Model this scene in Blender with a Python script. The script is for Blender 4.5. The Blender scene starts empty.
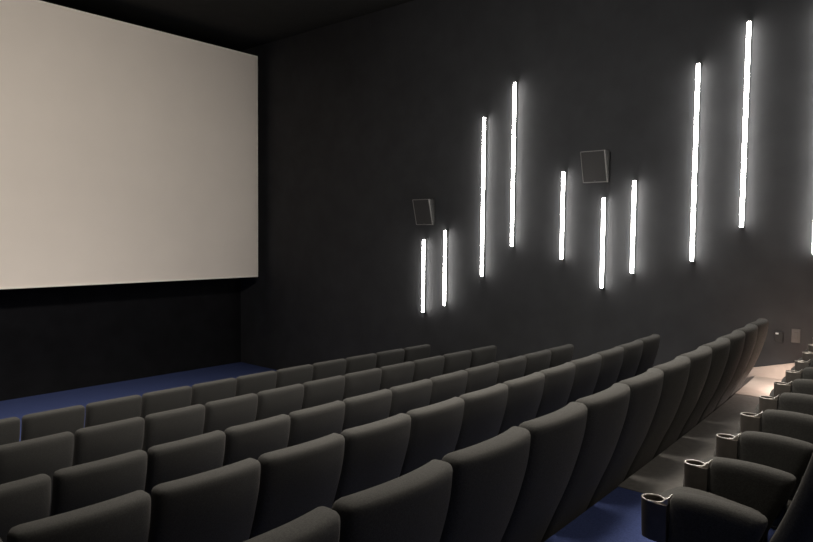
import bpy, bmesh, math, random
from mathutils import Matrix, Vector
random.seed(7)
sc = bpy.context.scene
COL = sc.collection
R = math.radians

# ------------------------------------------------------------------ camera
EYE = 2.69
cam_d = bpy.data.cameras.new('camera')
cam_d.sensor_width = 36.0
cam_d.lens = 663.68 / 813.0 * 36.0
cam_d.clip_start = 0.02
cam = bpy.data.objects.new('camera', cam_d)
COL.objects.link(cam)
yaw, pitch, roll = R(49.195), R(-3.064), R(0.593)
fwd = Vector((math.sin(yaw) * math.cos(pitch), math.cos(yaw) * math.cos(pitch), math.sin(pitch)))
rt = Vector((math.cos(yaw), -math.sin(yaw), 0))
up = rt.cross(fwd)
r2 = rt * math.cos(roll) + up * math.sin(roll)
u2 = up * math.cos(roll) - rt * math.sin(roll)
m = Matrix((r2, u2, -fwd)).transposed().to_4x4()
m.translation = (0, 0, EYE)
cam.matrix_world = m
sc.camera = cam

# ------------------------------------------------------------------ world, light, exposure
w = bpy.data.worlds.new('world')
sc.world = w
w.use_nodes = True
w.node_tree.nodes['Background'].inputs[0].default_value = (1.0, 0.9, 0.8, 1)
w.node_tree.nodes['Background'].inputs[1].default_value = 0.0
sc.view_settings.view_transform = 'Standard'
sc.view_settings.look = 'None'
sc.view_settings.gamma = 1
sc.view_settings.use_curve_mapping = False
sc.view_settings.exposure = 0.0


def area(name, loc, target, size, power, color, spread=180):
    d = bpy.data.lights.new(name, 'AREA')
    d.shape = 'RECTANGLE'
    d.size, d.size_y = size
    d.energy = power
    d.color = color
    d.spread = R(spread)
    o = bpy.data.objects.new(name, d)
    COL.objects.link(o)
    o.location = loc
    o.rotation_euler = (Vector(target) - Vector(loc)).to_track_quat('-Z', 'Y').to_euler()
    return o


WARM = (1.0, 0.93, 0.85)
area('house_light', (3.8, 2.6, 6.38), (3.8, 2.5, 0.0), (3.5, 3.0), 200, WARM, 88)
area('house_light_screen', (1.4, 1.0, 6.38), (2.2, 10.8, 3.3), (3.0, 1.0), 185, WARM, 78)
area('fill_light_front', (3.2, 7.6, 6.38), (3.2, 7.8, 0.0), (5.0, 1.5), 112, WARM, 80)  # unseen fill, added to brighten the front carpet
area('fill_light_side', (-2.3, 4.5, 5.6), (8.2, 3.6, 3.9), (1.0, 3.0), 52, (1.0, 0.98, 0.95), 60)  # added fill without a fixture, lifts the lamp wall evenly
area('fill_light_rear', (3.4, -1.5, 6.38), (3.6, 3.0, 0.5), (4.0, 2.0), 42, WARM, 100)  # general fill added from behind, for the seat backs

# ------------------------------------------------------------------ materials


def mat(name, col, rough=0.8, metal=0.0, noise=0.0, scale=40.0, bump=0.0, bscale=None, col2=None, spec=0.5, sheen=0.0):
    mt = bpy.data.materials.new(name)
    mt.use_nodes = True
    nt = mt.node_tree
    b = nt.nodes['Principled BSDF']
    b.inputs['Base Color'].default_value = (*col, 1)
    b.inputs['Roughness'].default_value = rough
    b.inputs['Metallic'].default_value = metal
    b.inputs['Specular IOR Level'].default_value = spec
    if sheen:
        b.inputs['Sheen Weight'].default_value = sheen
        b.inputs['Sheen Roughness'].default_value = 0.5
        b.inputs['Sheen Tint'].default_value = (1, 0.93, 0.85, 1)
    tc = nt.nodes.new('ShaderNodeTexCoord')
    if noise or col2:
        n = nt.nodes.new('ShaderNodeTexNoise')
        n.inputs['Scale'].default_value = scale
        n.inputs['Detail'].default_value = 4
        nt.links.new(tc.outputs['Object'], n.inputs['Vector'])
        rp = nt.nodes.new('ShaderNodeValToRGB')
        c2 = col2 or tuple(c * (1 + noise) for c in col)
        c1 = col if col2 else tuple(c * (1 - noise) for c in col)
        rp.color_ramp.elements[0].position = 0.3
        rp.color_ramp.elements[1].position = 0.7
        rp.color_ramp.elements[0].color = (*c1, 1)
        rp.color_ramp.elements[1].color = (*c2, 1)
        nt.links.new(n.outputs['Fac'], rp.inputs['Fac'])
        nt.links.new(rp.outputs['Color'], b.inputs['Base Color'])
    if bump:
        n2 = nt.nodes.new('ShaderNodeTexNoise')
        n2.inputs['Scale'].default_value = bscale or scale * 5
        n2.inputs['Detail'].default_value = 2
        nt.links.new(tc.outputs['Object'], n2.inputs['Vector'])
        bp = nt.nodes.new('ShaderNodeBump')
        bp.inputs['Strength'].default_value = bump
        bp.inputs['Distance'].default_value = 0.004
        nt.links.new(n2.outputs['Fac'], bp.inputs['Height'])
        nt.links.new(bp.outputs['Normal'], b.inputs['Normal'])
    return mt


def emit(name, col, strength):
    mt = bpy.data.materials.new(name)
    mt.use_nodes = True
    b = mt.node_tree.nodes['Principled BSDF']
    b.inputs['Base Color'].default_value = (0.8, 0.8, 0.8, 1)
    b.inputs['Emission Color'].default_value = (*col, 1)
    b.inputs['Emission Strength'].default_value = strength
    return mt


M = dict(
    fabric=mat('charcoal_fabric', (0.042, 0.041, 0.0375), 0.95, noise=0.22, scale=160, bump=0.5, bscale=420, spec=0.15, sheen=0.06),
    plastic=mat('black_plastic', (0.03, 0.028, 0.026), 0.45),
    rim=mat('cup_rim_metal', (0.55, 0.5, 0.44), 0.3, metal=0.9),
    cup=mat('cup_shell', (0.078, 0.068, 0.058), 0.42, noise=0.15, scale=30),
    steel=mat('dark_steel', (0.05, 0.05, 0.05), 0.5, metal=0.6),
    carpet=mat('blue_carpet', (0.046, 0.063, 0.158), 0.95, noise=0.25, scale=120, bump=0.6, bscale=300, spec=0.1),
    walk=mat('grey_flooring', (0.14, 0.132, 0.12), 0.75, noise=0.12, scale=25, bump=0.15, bscale=80, spec=0.2),
    wall=mat('black_wall', (0.042, 0.042, 0.043), 0.75, noise=0.12, scale=3, bump=0.1, bscale=60, spec=0.25),
    mask=mat('black_masking', (0.008, 0.008, 0.009), 0.9, noise=0.2, scale=4, spec=0.1),
    ceil=mat('dark_ceiling', (0.03, 0.029, 0.026), 0.9, noise=0.1, scale=6, spec=0.1),
    screen=mat('screen_vinyl', (0.80, 0.725, 0.64), 0.85, noise=0.015, scale=2, spec=0.1),
    hem=mat('screen_hem', (0.85, 0.80, 0.70), 0.8, noise=0.02, scale=5),
    skirt=mat('pale_skirting_lit_floor', (0.42, 0.36, 0.31), 0.7, noise=0.05, scale=12),
    speaker=mat('speaker_case', (0.05, 0.048, 0.045), 0.5, noise=0.08, scale=30),
    grille=mat('speaker_grille', (0.038, 0.035, 0.032), 0.7, noise=0.2, scale=200, bump=0.4, bscale=500),
    edge=mat('speaker_edge_highlight', (0.28, 0.26, 0.24), 0.5),  # lighter than the case: light on its edges put into the colour
    plate=mat('switch_plate_grey', (0.10, 0.095, 0.09), 0.5),
    white=mat('white_plastic', (0.8, 0.8, 0.78), 0.4),
    lamp=emit('lamp_diffuser', (1.0, 0.98, 0.95), 36.0),
    step=emit('step_lens', (1.0, 0.80, 0.68), 12.0),
)

# ------------------------------------------------------------------ mesh helpers


def link_mesh(name, bm, mts, parent=None, smooth=False):
    me = bpy.data.meshes.new(name)
    bmesh.ops.recalc_face_normals(bm, faces=bm.faces)
    bm.to_mesh(me)
    bm.free()
    for x in (mts if isinstance(mts, (list, tuple)) else [mts]):
        me.materials.append(x)
    if smooth:
        for p in me.polygons:
            p.use_smooth = True
    o = bpy.data.objects.new(name, me)
    COL.objects.link(o)
    if parent:
        o.parent = parent
    return o


def box(bm, lo, hi, mi=0, bev=0.0, seg=2):
    lo, hi = Vector(lo), Vector(hi)
    r = bmesh.ops.create_cube(bm, size=1.0)
    vs = r['verts']
    for v in vs:
        v.co = Vector([(lo[i] + hi[i]) / 2 + v.co[i] * (hi[i] - lo[i]) for i in range(3)])
    fs = set(f for v in vs for f in v.link_faces)
    for f in fs:
        f.material_index = mi
    if bev:
        es = list(set(e for v in vs for e in v.link_edges))
        bmesh.ops.bevel(bm, geom=es, offset=bev, segments=seg, affect='EDGES', profile=0.5)
    return bm


def rounded(bm, half, r, n, fn=None, mi=0):
    """A rounded cushion: a subdivided box, edges rounded by r, then bent by fn."""
    hx, hy, hz = half
    vmap = {}

    def coord(i, h, k):
        t = -1 + 2 * i / k
        # more loops close to the rim
        return h * math.copysign(1 - (1 - abs(t)) ** 1.6, t)

    def vert(i, j, k):
        key = (i, j, k)
        if key not in vmap:
            p = Vector((coord(i, hx, n[0]), coord(j, hy, n[1]), coord(k, hz, n[2])))
            q = Vector([max(-h + r, min(h - r, c)) for c, h in zip(p, half)])
            d = p - q
            if d.length > 1e-9:
                p = q + d.normalized() * r
            if fn:
                p = Vector(fn(p))
            vmap[key] = bm.verts.new(p)
        return vmap[key]
    nx, ny, nz = n
    for a in (0, nx):
        for j in range(ny):
            for k in range(nz):
                bm.faces.new((vert(a, j, k), vert(a, j + 1, k), vert(a, j + 1, k + 1), vert(a, j, k + 1))).material_index = mi
    for a in (0, ny):
        for i in range(nx):
            for k in range(nz):
                bm.faces.new((vert(i, a, k), vert(i + 1, a, k), vert(i + 1, a, k + 1), vert(i, a, k + 1))).material_index = mi
    for a in (0, nz):
        for i in range(nx):
            for j in range(ny):
                bm.faces.new((vert(i, j, a), vert(i + 1, j, a), vert(i + 1, j + 1, a), vert(i, j + 1, a))).material_index = mi
    return bm


def lathe(bm, prof, c, n=28, mi=0):
    rings = []
    for (r, z) in prof:
        rings.append([bm.verts.new((c[0] + r * math.cos(2 * math.pi * k / n), c[1] + r * math.sin(2 * math.pi * k / n), c[2] + z)) for k in range(n)])
    for a, b in zip(rings, rings[1:]):
        for k in range(n):
            bm.faces.new((a[k], a[(k + 1) % n], b[(k + 1) % n], b[k])).material_index = mi
    bm.faces.new(rings[0]).material_index = mi
    bm.faces.new(rings[-1]).material_index = mi
    return bm


def prism(bm, pts, axis, lo, hi, mi=0):
    """Extrude a polygon given in the two other axes along axis."""
    def P(a, b, t):
        return {'x': (t, a, b), 'y': (a, t, b), 'z': (a, b, t)}[axis]
    A = [bm.verts.new(P(a, b, lo)) for a, b in pts]
    B = [bm.verts.new(P(a, b, hi)) for a, b in pts]
    n = len(pts)
    for k in range(n):
        bm.faces.new((A[k], A[(k + 1) % n], B[(k + 1) % n], B[k])).material_index = mi
    bm.faces.new(A).material_index = mi
    bm.faces.new(B).material_index = mi
    return bm


def thing(name, loc, label, cat, group=None):
    o = bpy.data.objects.new(name, None)
    o.empty_display_size = 0.1
    COL.objects.link(o)
    o.location = loc
    tag(o, label, cat, group)
    return o


def tag(o, label, cat, group=None):
    o['label'] = label
    o['category'] = cat
    if group:
        o['group'] = group


def struct(name, bm, mts):
    o = link_mesh(name, bm, mts)
    o['kind'] = 'structure'
    return o


# ------------------------------------------------------------------ room
XL, XR = -2.6, 8.2
YB, YF = -4.0, 11.65
CEIL = EYE + 3.735
NOSE = 0.15                                   # platform nose lies this far ahead of the back tops
XC = 2.6
rows = [                                      # back-top y, floor z, x of the wall end, seat count, bow of the row
    (6.362, 0.000, 7.770, 12, -0.0051),
    (5.131, 0.131, 7.718, 12, -0.0043),
    (3.852, 0.297, 7.627, 12, -0.0009),
    (2.624, 0.544, 7.561, 13, 0.0050),
    (1.452, 0.825, 7.513, 13, 0.0038),
    (0.292, 1.145, 7.500, 10, 0.0080),
]
LAST = 1.47                                   # platform behind the last row


def row_y(k, x):
    d = x - (1.5 if k == 5 else XC)
    return rows[k][0] + rows[k][4] * d * d + (0.0225 * d if k == 4 else 0)


def row_turn(k, x):
    return math.atan((row_y(k, x + 0.01) - row_y(k, x - 0.01)) / 0.02)


bm = bmesh.new()
cols = []
NX = 28
for i in range(NX + 1):
    x = XL + (XR - XL) * i / NX
    prof = [(YF, -0.2), (YF, 0.0)]
    for k in range(1, 6):
        prof += [(row_y(k - 1, x) + NOSE, rows[k - 1][1]), (row_y(k - 1, x) + NOSE, rows[k][1])]
    prof += [(row_y(5, x) + NOSE, rows[5][1]), (row_y(5, x) + NOSE, LAST), (YB, LAST), (YB, -0.2)]
    cols.append([bm.verts.new((x, y, z)) for y, z in prof])
for p, q in zip(cols, cols[1:]):
    n = len(p)
    for j in range(n):
        bm.faces.new((p[j], p[(j + 1) % n], q[(j + 1) % n], q[j]))
bm.faces.new(cols[0])
bm.faces.new(cols[-1])
struct('floor', bm, M['carpet'])

bm = bmesh.new()
cols = []
for i in range(17):
    x = 3.93 + (XR - 0.002 - 3.93) * i / 16
    y0, y1, z = row_y(5, x) + NOSE + 0.002, row_y(4, x) + NOSE + 0.004, rows[5][1]
    cols.append([bm.verts.new(c) for c in ((x, y0, z), (x, y1, z), (x, y1, z + 0.004), (x, y0, z + 0.004))])
for p, q in zip(cols, cols[1:]):
    for j in range(4):
        bm.faces.new((p[j], p[(j + 1) % 4], q[(j + 1) % 4], q[j]))
bm.faces.new(cols[0])
bm.faces.new(cols[-1])
struct('floor_walkway', bm, M['walk'])

# aisle end of the walkway: pool of aisle light put into a paler slab
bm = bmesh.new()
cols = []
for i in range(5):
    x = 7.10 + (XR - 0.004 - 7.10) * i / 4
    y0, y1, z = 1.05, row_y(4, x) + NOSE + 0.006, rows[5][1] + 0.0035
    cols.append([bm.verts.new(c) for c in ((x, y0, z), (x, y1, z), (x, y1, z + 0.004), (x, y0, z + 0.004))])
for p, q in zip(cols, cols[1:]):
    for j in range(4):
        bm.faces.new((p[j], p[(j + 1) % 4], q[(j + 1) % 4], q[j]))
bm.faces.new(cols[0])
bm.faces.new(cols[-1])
struct('floor_light_pool', bm, M['skirt'])

bm = bmesh.new()
box(bm, (XL, YB, CEIL), (XR, YF, CEIL + 0.15))
struct('ceiling', bm, M['ceil'])
bm = bmesh.new()
box(bm, (XR, YB, -0.2), (XR + 0.15, YF, CEIL))
struct('wall_right', bm, M['wall'])
bm = bmesh.new()
box(bm, (XL - 0.15, YB, -0.2), (XL, YF, CEIL))
struct('wall_left', bm, M['wall'])
bm = bmesh.new()
box(bm, (XL - 0.15, YF, -0.2), (XR + 0.15, YF + 0.15, CEIL))
struct('wall_front', bm, M['mask'])
bm = bmesh.new()
box(bm, (XL - 0.15, YB - 0.15, -0.2), (XR + 0.15, YB, CEIL))
struct('wall_back', bm, M['wall'])

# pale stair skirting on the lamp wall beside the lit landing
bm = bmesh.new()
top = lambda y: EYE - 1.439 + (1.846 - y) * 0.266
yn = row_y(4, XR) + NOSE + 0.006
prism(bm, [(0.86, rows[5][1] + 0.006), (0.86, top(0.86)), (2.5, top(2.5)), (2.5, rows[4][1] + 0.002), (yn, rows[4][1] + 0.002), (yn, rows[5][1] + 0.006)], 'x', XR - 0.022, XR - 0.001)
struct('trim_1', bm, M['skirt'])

# ------------------------------------------------------------------ screen
s = thing('cinema_screen', (2.85, 10.8, 1.843), 'large blank off-white cinema screen hanging in front of the black end wall', 'screen')
SX0, SX1, SZ0, SZ1 = -2.30, 8.00, 1.843, 6.139
cx = 2.85


def slab(name, x0, x1, z0, z1, y0, y1, mt, par):
    b = bmesh.new()
    box(b, (x0 - cx, y0, z0 - 1.843), (x1 - cx, y1, z1 - 1.843))
    return link_mesh(name, b, mt, par)


slab('screen_surface', SX0 + 0.035, SX1 - 0.035, SZ0 + 0.035, SZ1 - 0.035, -0.010, 0.012, M['screen'], s)
b = bmesh.new()
for (x0, x1, z0, z1) in ((SX0, SX1, SZ0, SZ0 + 0.035), (SX0, SX1, SZ1 - 0.035, SZ1), (SX0, SX0 + 0.035, SZ0 + 0.035, SZ1 - 0.035), (SX1 - 0.035, SX1, SZ0 + 0.035, SZ1 - 0.035)):
    box(b, (x0 - cx, -0.018, z0 - 1.843), (x1 - cx, 0.020, z1 - 1.843))
link_mesh('screen_hem', b, M['hem'], s)
b = bmesh.new()
for x in (SX0 + 0.1, -0.2, 2.5, 5.2, SX1 - 0.2):
    box(b, (x - cx, 0.02, 0.0), (x + 0.08 - cx, 0.10, SZ1 - 1.843))
for z in (0.05, 2.1, 4.1):
    box(b, (SX0 + 0.05 - cx, 0.10, z), (SX1 - 0.05 - cx, 0.16, z + 0.08))
for x in (-1.0, 2.6, 6.2):
    box(b, (x - cx, 0.16, 2.1), (x + 0.08 - cx, 0.749, 2.18))
link_mesh('support_frame', b, M['steel'], s)

# ------------------------------------------------------------------ wall lamps
lamps = [  # y, z bottom, z top (camera-relative), label
    (6.695, -1.233, -0.053, 'short upright light tube lowest and nearest the screen on the black wall'),
    (6.266, -1.088, 0.090, 'short light tube right beside the lowest one, under and right of the small tilted speaker'),
    (5.575, -0.603, 1.740, 'tall light tube, left and lower of the tall pair in the middle of the wall'),
    (5.067, -0.149, 2.174, 'tall light tube, right and higher of the tall pair between the two speakers'),
    (4.281, -0.309, 0.885, 'short light tube just left of and below the larger speaker'),
    (3.700, -0.667, 0.521, 'short light tube directly below the larger speaker'),
    (3.303, -0.454, 0.720, 'short light tube to the right of the larger speaker'),
    (2.582, -0.279, 2.042, 'tall light tube, lower left one of the tall pair at the right of the wall'),
    (2.053, 0.123, 2.419, 'tall light tube reaching highest of all on the wall, at the far right'),
    (1.330, -0.161, 2.492, 'tall light tube past the right edge of the picture, only its glow showing'),
]
for (y, z0, z1, lab) in lamps:
    L = z1 - z0
    y, z0 = y * 0.9963, z0 * 0.9963              # the tubes stand clear of the wall
    t = thing('wall_light', (XR, y, EYE + z0), lab, 'wall light', 'upright light tubes on the side wall')
    b = bmesh.new()
    box(b, (-0.055, -0.012, 0.0), (-0.001, 0.012, L), bev=0.003)
    link_mesh('housing', b, M['plastic'], t)
    b = bmesh.new()
    rounded(b, (0.012, 0.021, L / 2 - 0.012), 0.010, (4, 6, 8), lambda p, L=L: (p.x - 0.066, p.y, p.z + L / 2))
    link_mesh('diffuser', b, M['lamp'], t, True)
    for zz in (-0.004, L - 0.010):
        b = bmesh.new()
        box(b, (-0.073, -0.018, zz), (-0.001, 0.018, zz + 0.013), bev=0.003)
        link_mesh('end_cap', b, M['plastic'], t)

# ------------------------------------------------------------------ wall speakers


def speaker(y, zc, lab):
    t = thing('wall_speaker', (XR, y, EYE + zc), lab, 'speaker', 'speakers on the side wall')
    hw, hh = 0.172, 0.203
    dt, db = 0.15, 0.045

    def dep(z):
        return db + (dt - db) * (z + hh) / (2 * hh)
    b = bmesh.new()

    def fn(p):
        # wedge: the front leans out towards its top edge
        fr = (p.x + 0.5)
        return (-0.012 - dep(p.z) * (1 - fr), p.y, p.z)
    n = (4, 12, 12)
    hx = 0.5
    vs = bmesh.ops.create_cube(b, size=1.0)['verts']
    for v in vs:
        v.co = (v.co.x, v.co.y * 2 * hw, v.co.z * 2 * hh)
        v.co = fn(v.co)
    bmesh.ops.bevel(b, geom=list(b.edges), offset=0.016, segments=4, affect='EDGES', profile=0.5)
    link_mesh('cabinet', b, M['speaker'], t, False)
    b = bmesh.new()
    for v in bmesh.ops.create_cube(b, size=1.0)['verts']:
        z = v.co.z * 2 * (hh - 0.02)
        v.co = (-0.012 - dep(z) - 0.003 + (v.co.x + 0.5) * 0.006, v.co.y * 2 * (hw - 0.02), z)
    link_mesh('grille', b, M['grille'], t)
    b = bmesh.new()
    t0, ww = 0.007, 0.010
    a0, a1, c0, c1 = -hw + 0.006, hw - 0.006, -hh + 0.006, hh - 0.006
    for (ya, yb, za, zb) in ((a0, a1, c0, c0 + t0), (a0, a1, c1 - t0, c1), (a0, a0 + t0, c0 + t0, c1 - t0), (a1 - t0, a1, c0 + t0, c1 - t0)):
        for v in bmesh.ops.create_cube(b, size=1.0)['verts']:
            z = za if v.co.z < 0 else zb
            v.co = (-0.012 - dep(z) - 0.004 + (v.co.x + 0.5) * ww, ya if v.co.y < 0 else yb, z)
    link_mesh('edge_highlight', b, M['edge'], t)  # pale ring paints the light caught along the cabinet edges
    b = bmesh.new()
    box(b, (-0.013, -0.05, -0.12), (0.0, 0.05, 0.12))
    box(b, (-0.075, -hw + 0.02, hh - 0.01), (-0.02, -hw + 0.085, hh + 0.014), bev=0.004)
    link_mesh('wall_bracket', b, M['steel'], t)
    b = bmesh.new()
    box(b, (-0.072, -0.012, -hh + 0.022), (-0.064, 0.012, -hh + 0.030))
    o = link_mesh('badge', b, M['plate'], t)


speaker(6.665, 0.370, 'small dark wedge speaker on the wall above the two lowest light tubes')
speaker(3.815, 0.910, 'small dark wedge speaker on the wall above three short light tubes')

# ------------------------------------------------------------------ switch plates by the landing
t = thing('wall_socket', (XR, 1.635, EYE - 1.075), 'small dark wall box with a bright dot, beyond the end seat', 'socket')
b = bmesh.new()
box(b, (-0.022, -0.04, -0.055), (-0.001, 0.04, 0.055), bev=0.004)
link_mesh('cover', b, M['plastic'], t)
b = bmesh.new()
box(b, (-0.030, 0.004, 0.030), (-0.022, 0.034, 0.048), bev=0.003)
link_mesh('indicator', b, M['white'], t)['label'] = 'small bright white indicator'
t = thing('wall_switch', (XR, 1.475, EYE - 1.045), 'tall grey switch plate on the wall above the lit landing', 'switch')
b = bmesh.new()
box(b, (-0.014, -0.042, -0.075), (-0.001, 0.042, 0.075), bev=0.004)
link_mesh('switch_plate', b, M['plate'], t)
b = bmesh.new()
box(b, (-0.021, -0.02, -0.04), (-0.014, 0.02, 0.04), bev=0.003)
link_mesh('rocker', b, M['plate'], t)

# ------------------------------------------------------------------ cinema seat
W = 0.56
BACKTOP = 1.055
KN = [(0.0, 0.0), (0.15, 0.018), (0.35, 0.075), (0.55, 0.150), (0.77, 0.235), (0.90, 0.285)]


def back_y(z):
    d = max(0.0, BACKTOP - z)
    for (a, ya), (c, yc) in zip(KN, KN[1:]):
        if d <= c:
            k = (d - a) / (c - a)
            # smooth the knots with Hermite slopes
            i = KN.index((a, ya))
            sl = lambda j: (KN[min(j + 1, len(KN) - 1)][1] - KN[max(j - 1, 0)][1]) / (KN[min(j + 1, len(KN) - 1)][0] - KN[max(j - 1, 0)][0])
            m0, m1, h = sl(i) * (c - a), sl(i + 1) * (c - a), k
            return (2 * h**3 - 3 * h**2 + 1) * ya + (h**3 - 2 * h**2 + h) * m0 + (-2 * h**3 + 3 * h**2) * yc + (h**3 - h**2) * m1
    return KN[-1][1]


BH = (0.267, 0.055, 0.425)


def back_fn(p):
    z = p.z + BACKTOP - BH[2]
    u = p.x / BH[0]
    sag = 0.048 * (1 - u * u) * min(1, max(0.1, (z - 0.25) / 0.35))
    z += 0.012 * (1 - u * u) * (p.z / BH[2])
    return (p.x, 0.010 + p.y + back_y(z) - sag, z)


def make_seat():
    t = thing('cinema_chair', (0, 0, 0), 'charcoal fabric cinema chair', 'chair')
    b = bmesh.new()
    rounded(b, BH, 0.038, (14, 6, 22), back_fn)
    link_mesh('backrest', b, M['fabric'], t, True)
    # cushion, tipped half up
    b = bmesh.new()
    ang = R(8)

    def cfn(p):
        z = p.z + 0.012 * (1 - (p.x / 0.225) ** 2) - 0.03 * max(0, p.y / 0.2) ** 2
        return (p.x, 0.455 + p.y * math.cos(ang) - z * math.sin(ang) + 0.045 * (1 - (p.x / 0.226) ** 2) * (0.5 + p.y / 0.35), 0.437 + p.y * math.sin(ang) + z * math.cos(ang))
    rounded(b, (0.226, 0.175, 0.06), 0.05, (12, 12, 6), cfn)
    link_mesh('seat_cushion', b, M['fabric'], t, True)
    b = bmesh.new()
    box(b, (-0.232, 0.40, 0.25), (0.232, 0.44, 0.31), bev=0.006)
    box(b, (-0.20, 0.42, 0.28), (-0.17, 0.52, 0.345))
    box(b, (0.17, 0.42, 0.28), (0.20, 0.52, 0.345))
    link_mesh('seat_hinge', b, M['steel'], t)
    return t


def add_arm(par, x):
    b = bmesh.new()

    def afn(p):
        z = p.z + 0.435
        k = (p.y + 0.15) / 0.30                                  # 0 at the backrest, 1 at the front
        y = (back_y(z) + 0.086) * (1 - k) + 0.512 * k
        if p.z > 0:
            z += (0.014 * (1 - (2 * k - 1.15) ** 2) - 0.008) * min(1, p.z / 0.1)
        return (p.x + x, y, z)
    rounded(b, (0.042, 0.15, 0.195), 0.032, (6, 14, 14), afn)
    a = link_mesh('armrest', b, M['fabric'], par, True)
    # cup holder: a stadium-shaped bucket with a round well, flush with the arm
    b = bmesh.new()
    yc, yb, zt, zb, hw = 0.575, 0.516, 0.584, 0.445, 0.042
    n = 20

    def ring(r, z, back, taper=1.0):
        out = []
        for i in range(n + 1):
            t = -math.pi * i / n + math.pi
            out.append((x + r * math.cos(t), yc + r * math.sin(t), z))
        return out + [(x + r, back, z), (x - r, back, z)]
    outer = [b.verts.new(c) for c in ring(hw * 0.90, zb, yb)]
    outer2 = [b.verts.new(c) for c in ring(hw, zt - 0.03, yb)]
    outer3 = [b.verts.new(c) for c in ring(hw, zt, yb)]
    for p, q in ((outer, outer2), (outer2, outer3)):
        for i in range(len(p)):
            b.faces.new((p[i], p[(i + 1) % len(p)], q[(i + 1) % len(p)], q[i]))
    b.faces.new(outer)
    # top face with the well
    m2 = 2 * n
    well = [b.verts.new((x + 0.036 * math.cos(math.pi - 2 * math.pi * i / m2), yc + 0.036 * math.sin(math.pi - 2 * math.pi * i / m2), zt)) for i in range(m2)]
    deep = [b.verts.new((v.co.x, v.co.y, zb + 0.02)) for v in well]
    for i in range(m2):
        b.faces.new((well[i], well[(i + 1) % m2], deep[(i + 1) % m2], deep[i]))
    b.faces.new(deep)
    for i in range(n):
        b.faces.new((outer3[i], outer3[i + 1], well[i + 1], well[i]))
    b.faces.new([outer3[n], outer3[n + 1], outer3[n + 2], outer3[0]] + [well[0]] + [well[m2 - i] for i in range(1, n + 1)])
    link_mesh('cup_holder', b, M['cup'], a, False)
    # thin light rim, running back as a tongue up to the arm pad
    b = bmesh.new()
    nn = 32
    prof = [(0.0355, zt), (0.0425, zt), (0.0430, zt + 0.003), (0.0415, zt + 0.005), (0.0368, zt + 0.005), (0.0355, zt + 0.003)]
    rg = [[b.verts.new((x + r * math.cos(2 * math.pi * k / nn), yc + r * math.sin(2 * math.pi * k / nn), z)) for (r, z) in prof] for k in range(nn)]
    for k in range(nn):
        for j in range(6):
            b.faces.new((rg[k][j], rg[(k + 1) % nn][j], rg[(k + 1) % nn][(j + 1) % 6], rg[k][(j + 1) % 6]))
    ys = [(0.540, zt + 0.001), (0.540, zt + 0.005), (0.530, zt + 0.010), (0.520, zt + 0.022), (0.514, zt + 0.024), (0.514, zt + 0.001)]
    prism(b, ys, 'x', x - 0.034, x + 0.034)
    link_mesh('cup_rim', b, M['rim'], a, False)['label'] = 'light metal rim'
    b = bmesh.new()
    box(b, (x - 0.026, 0.38, 0.012), (x + 0.026, 0.50, 0.25), bev=0.006)
    box(b, (x - 0.034, 0.33, 0.0), (x + 0.035, 0.54, 0.014), bev=0.003)
    link_mesh('support_leg', b, M['steel'], par)


proto = make_seat()
add_arm(proto, -W / 2)


def copy_tree(o, parent=None):
    c = o.copy()
    COL.objects.link(c)
    if parent:
        c.parent = parent
    for ch in list(o.children):
        copy_tree(ch, c)
    return c


ORD = ['first', 'second', 'third', 'fourth', 'fifth', 'sixth', 'seventh', 'eighth', 'ninth', 'tenth', 'eleventh', 'twelfth', 'thirteenth']
ROWN = ['front row', 'second row from the screen', 'third row from the screen', 'fourth row from the screen', 'nearest row of seat backs']
GRP = ['seats of the front row', 'seats of the second row', 'seats of the third row', 'seats of the fourth row', 'seats of the fifth row', 'seats with cup holders at the lower right']
first = True
ends = []
for k, (yt, zf, xe, n, bow) in enumerate(rows):
    for i in range(n):
        if first:
            o = proto
            first = False
        else:
            o = copy_tree(proto)
        wk = 0.507 if k == 5 else W
        x = xe - wk * (i + 0.5)
        o.scale.x = wk / W
        o.location = (x, row_y(k, x), zf + (0.004 if k == 5 and x > 3.9 else 0))
        o.rotation_euler = (0, 0, row_turn(k, x))
        if k == 5:
            o['label'] = 'charcoal chair with cup holder, lower right row, %s from the near end' % ORD[n - 1 - i]
        else:
            o['label'] = 'charcoal chair in the %s, %s from the lamp wall' % (ROWN[k], ORD[i])
        o['group'] = GRP[k]
        if i == 0:
            ends.append((k, xe, zf, o))

for k, xe, zf, o in ends:
    add_arm(o, W / 2)
    if k == 5:
        # step light on the aisle side of the end chair
        b = bmesh.new()
        box(b, (W / 2 + 0.040, 0.42, 0.245), (W / 2 + 0.105, 0.60, 0.262), bev=0.004)
        h = link_mesh('aisle_light', b, M['plastic'], o)
        b = bmesh.new()
        box(b, (W / 2 + 0.050, 0.43, 0.243), (W / 2 + 0.095, 0.59, 0.246))
        link_mesh('light_lens', b, M['step'], h)['label'] = 'small warm aisle light'
        ly = row_y(5, xe) + 0.51
        area('aisle_light_beam', (xe + 0.07, ly, zf + 0.240), (xe + 0.071, ly + 0.012, zf), (0.15, 0.04), 42, (1.0, 0.83, 0.75), 180)
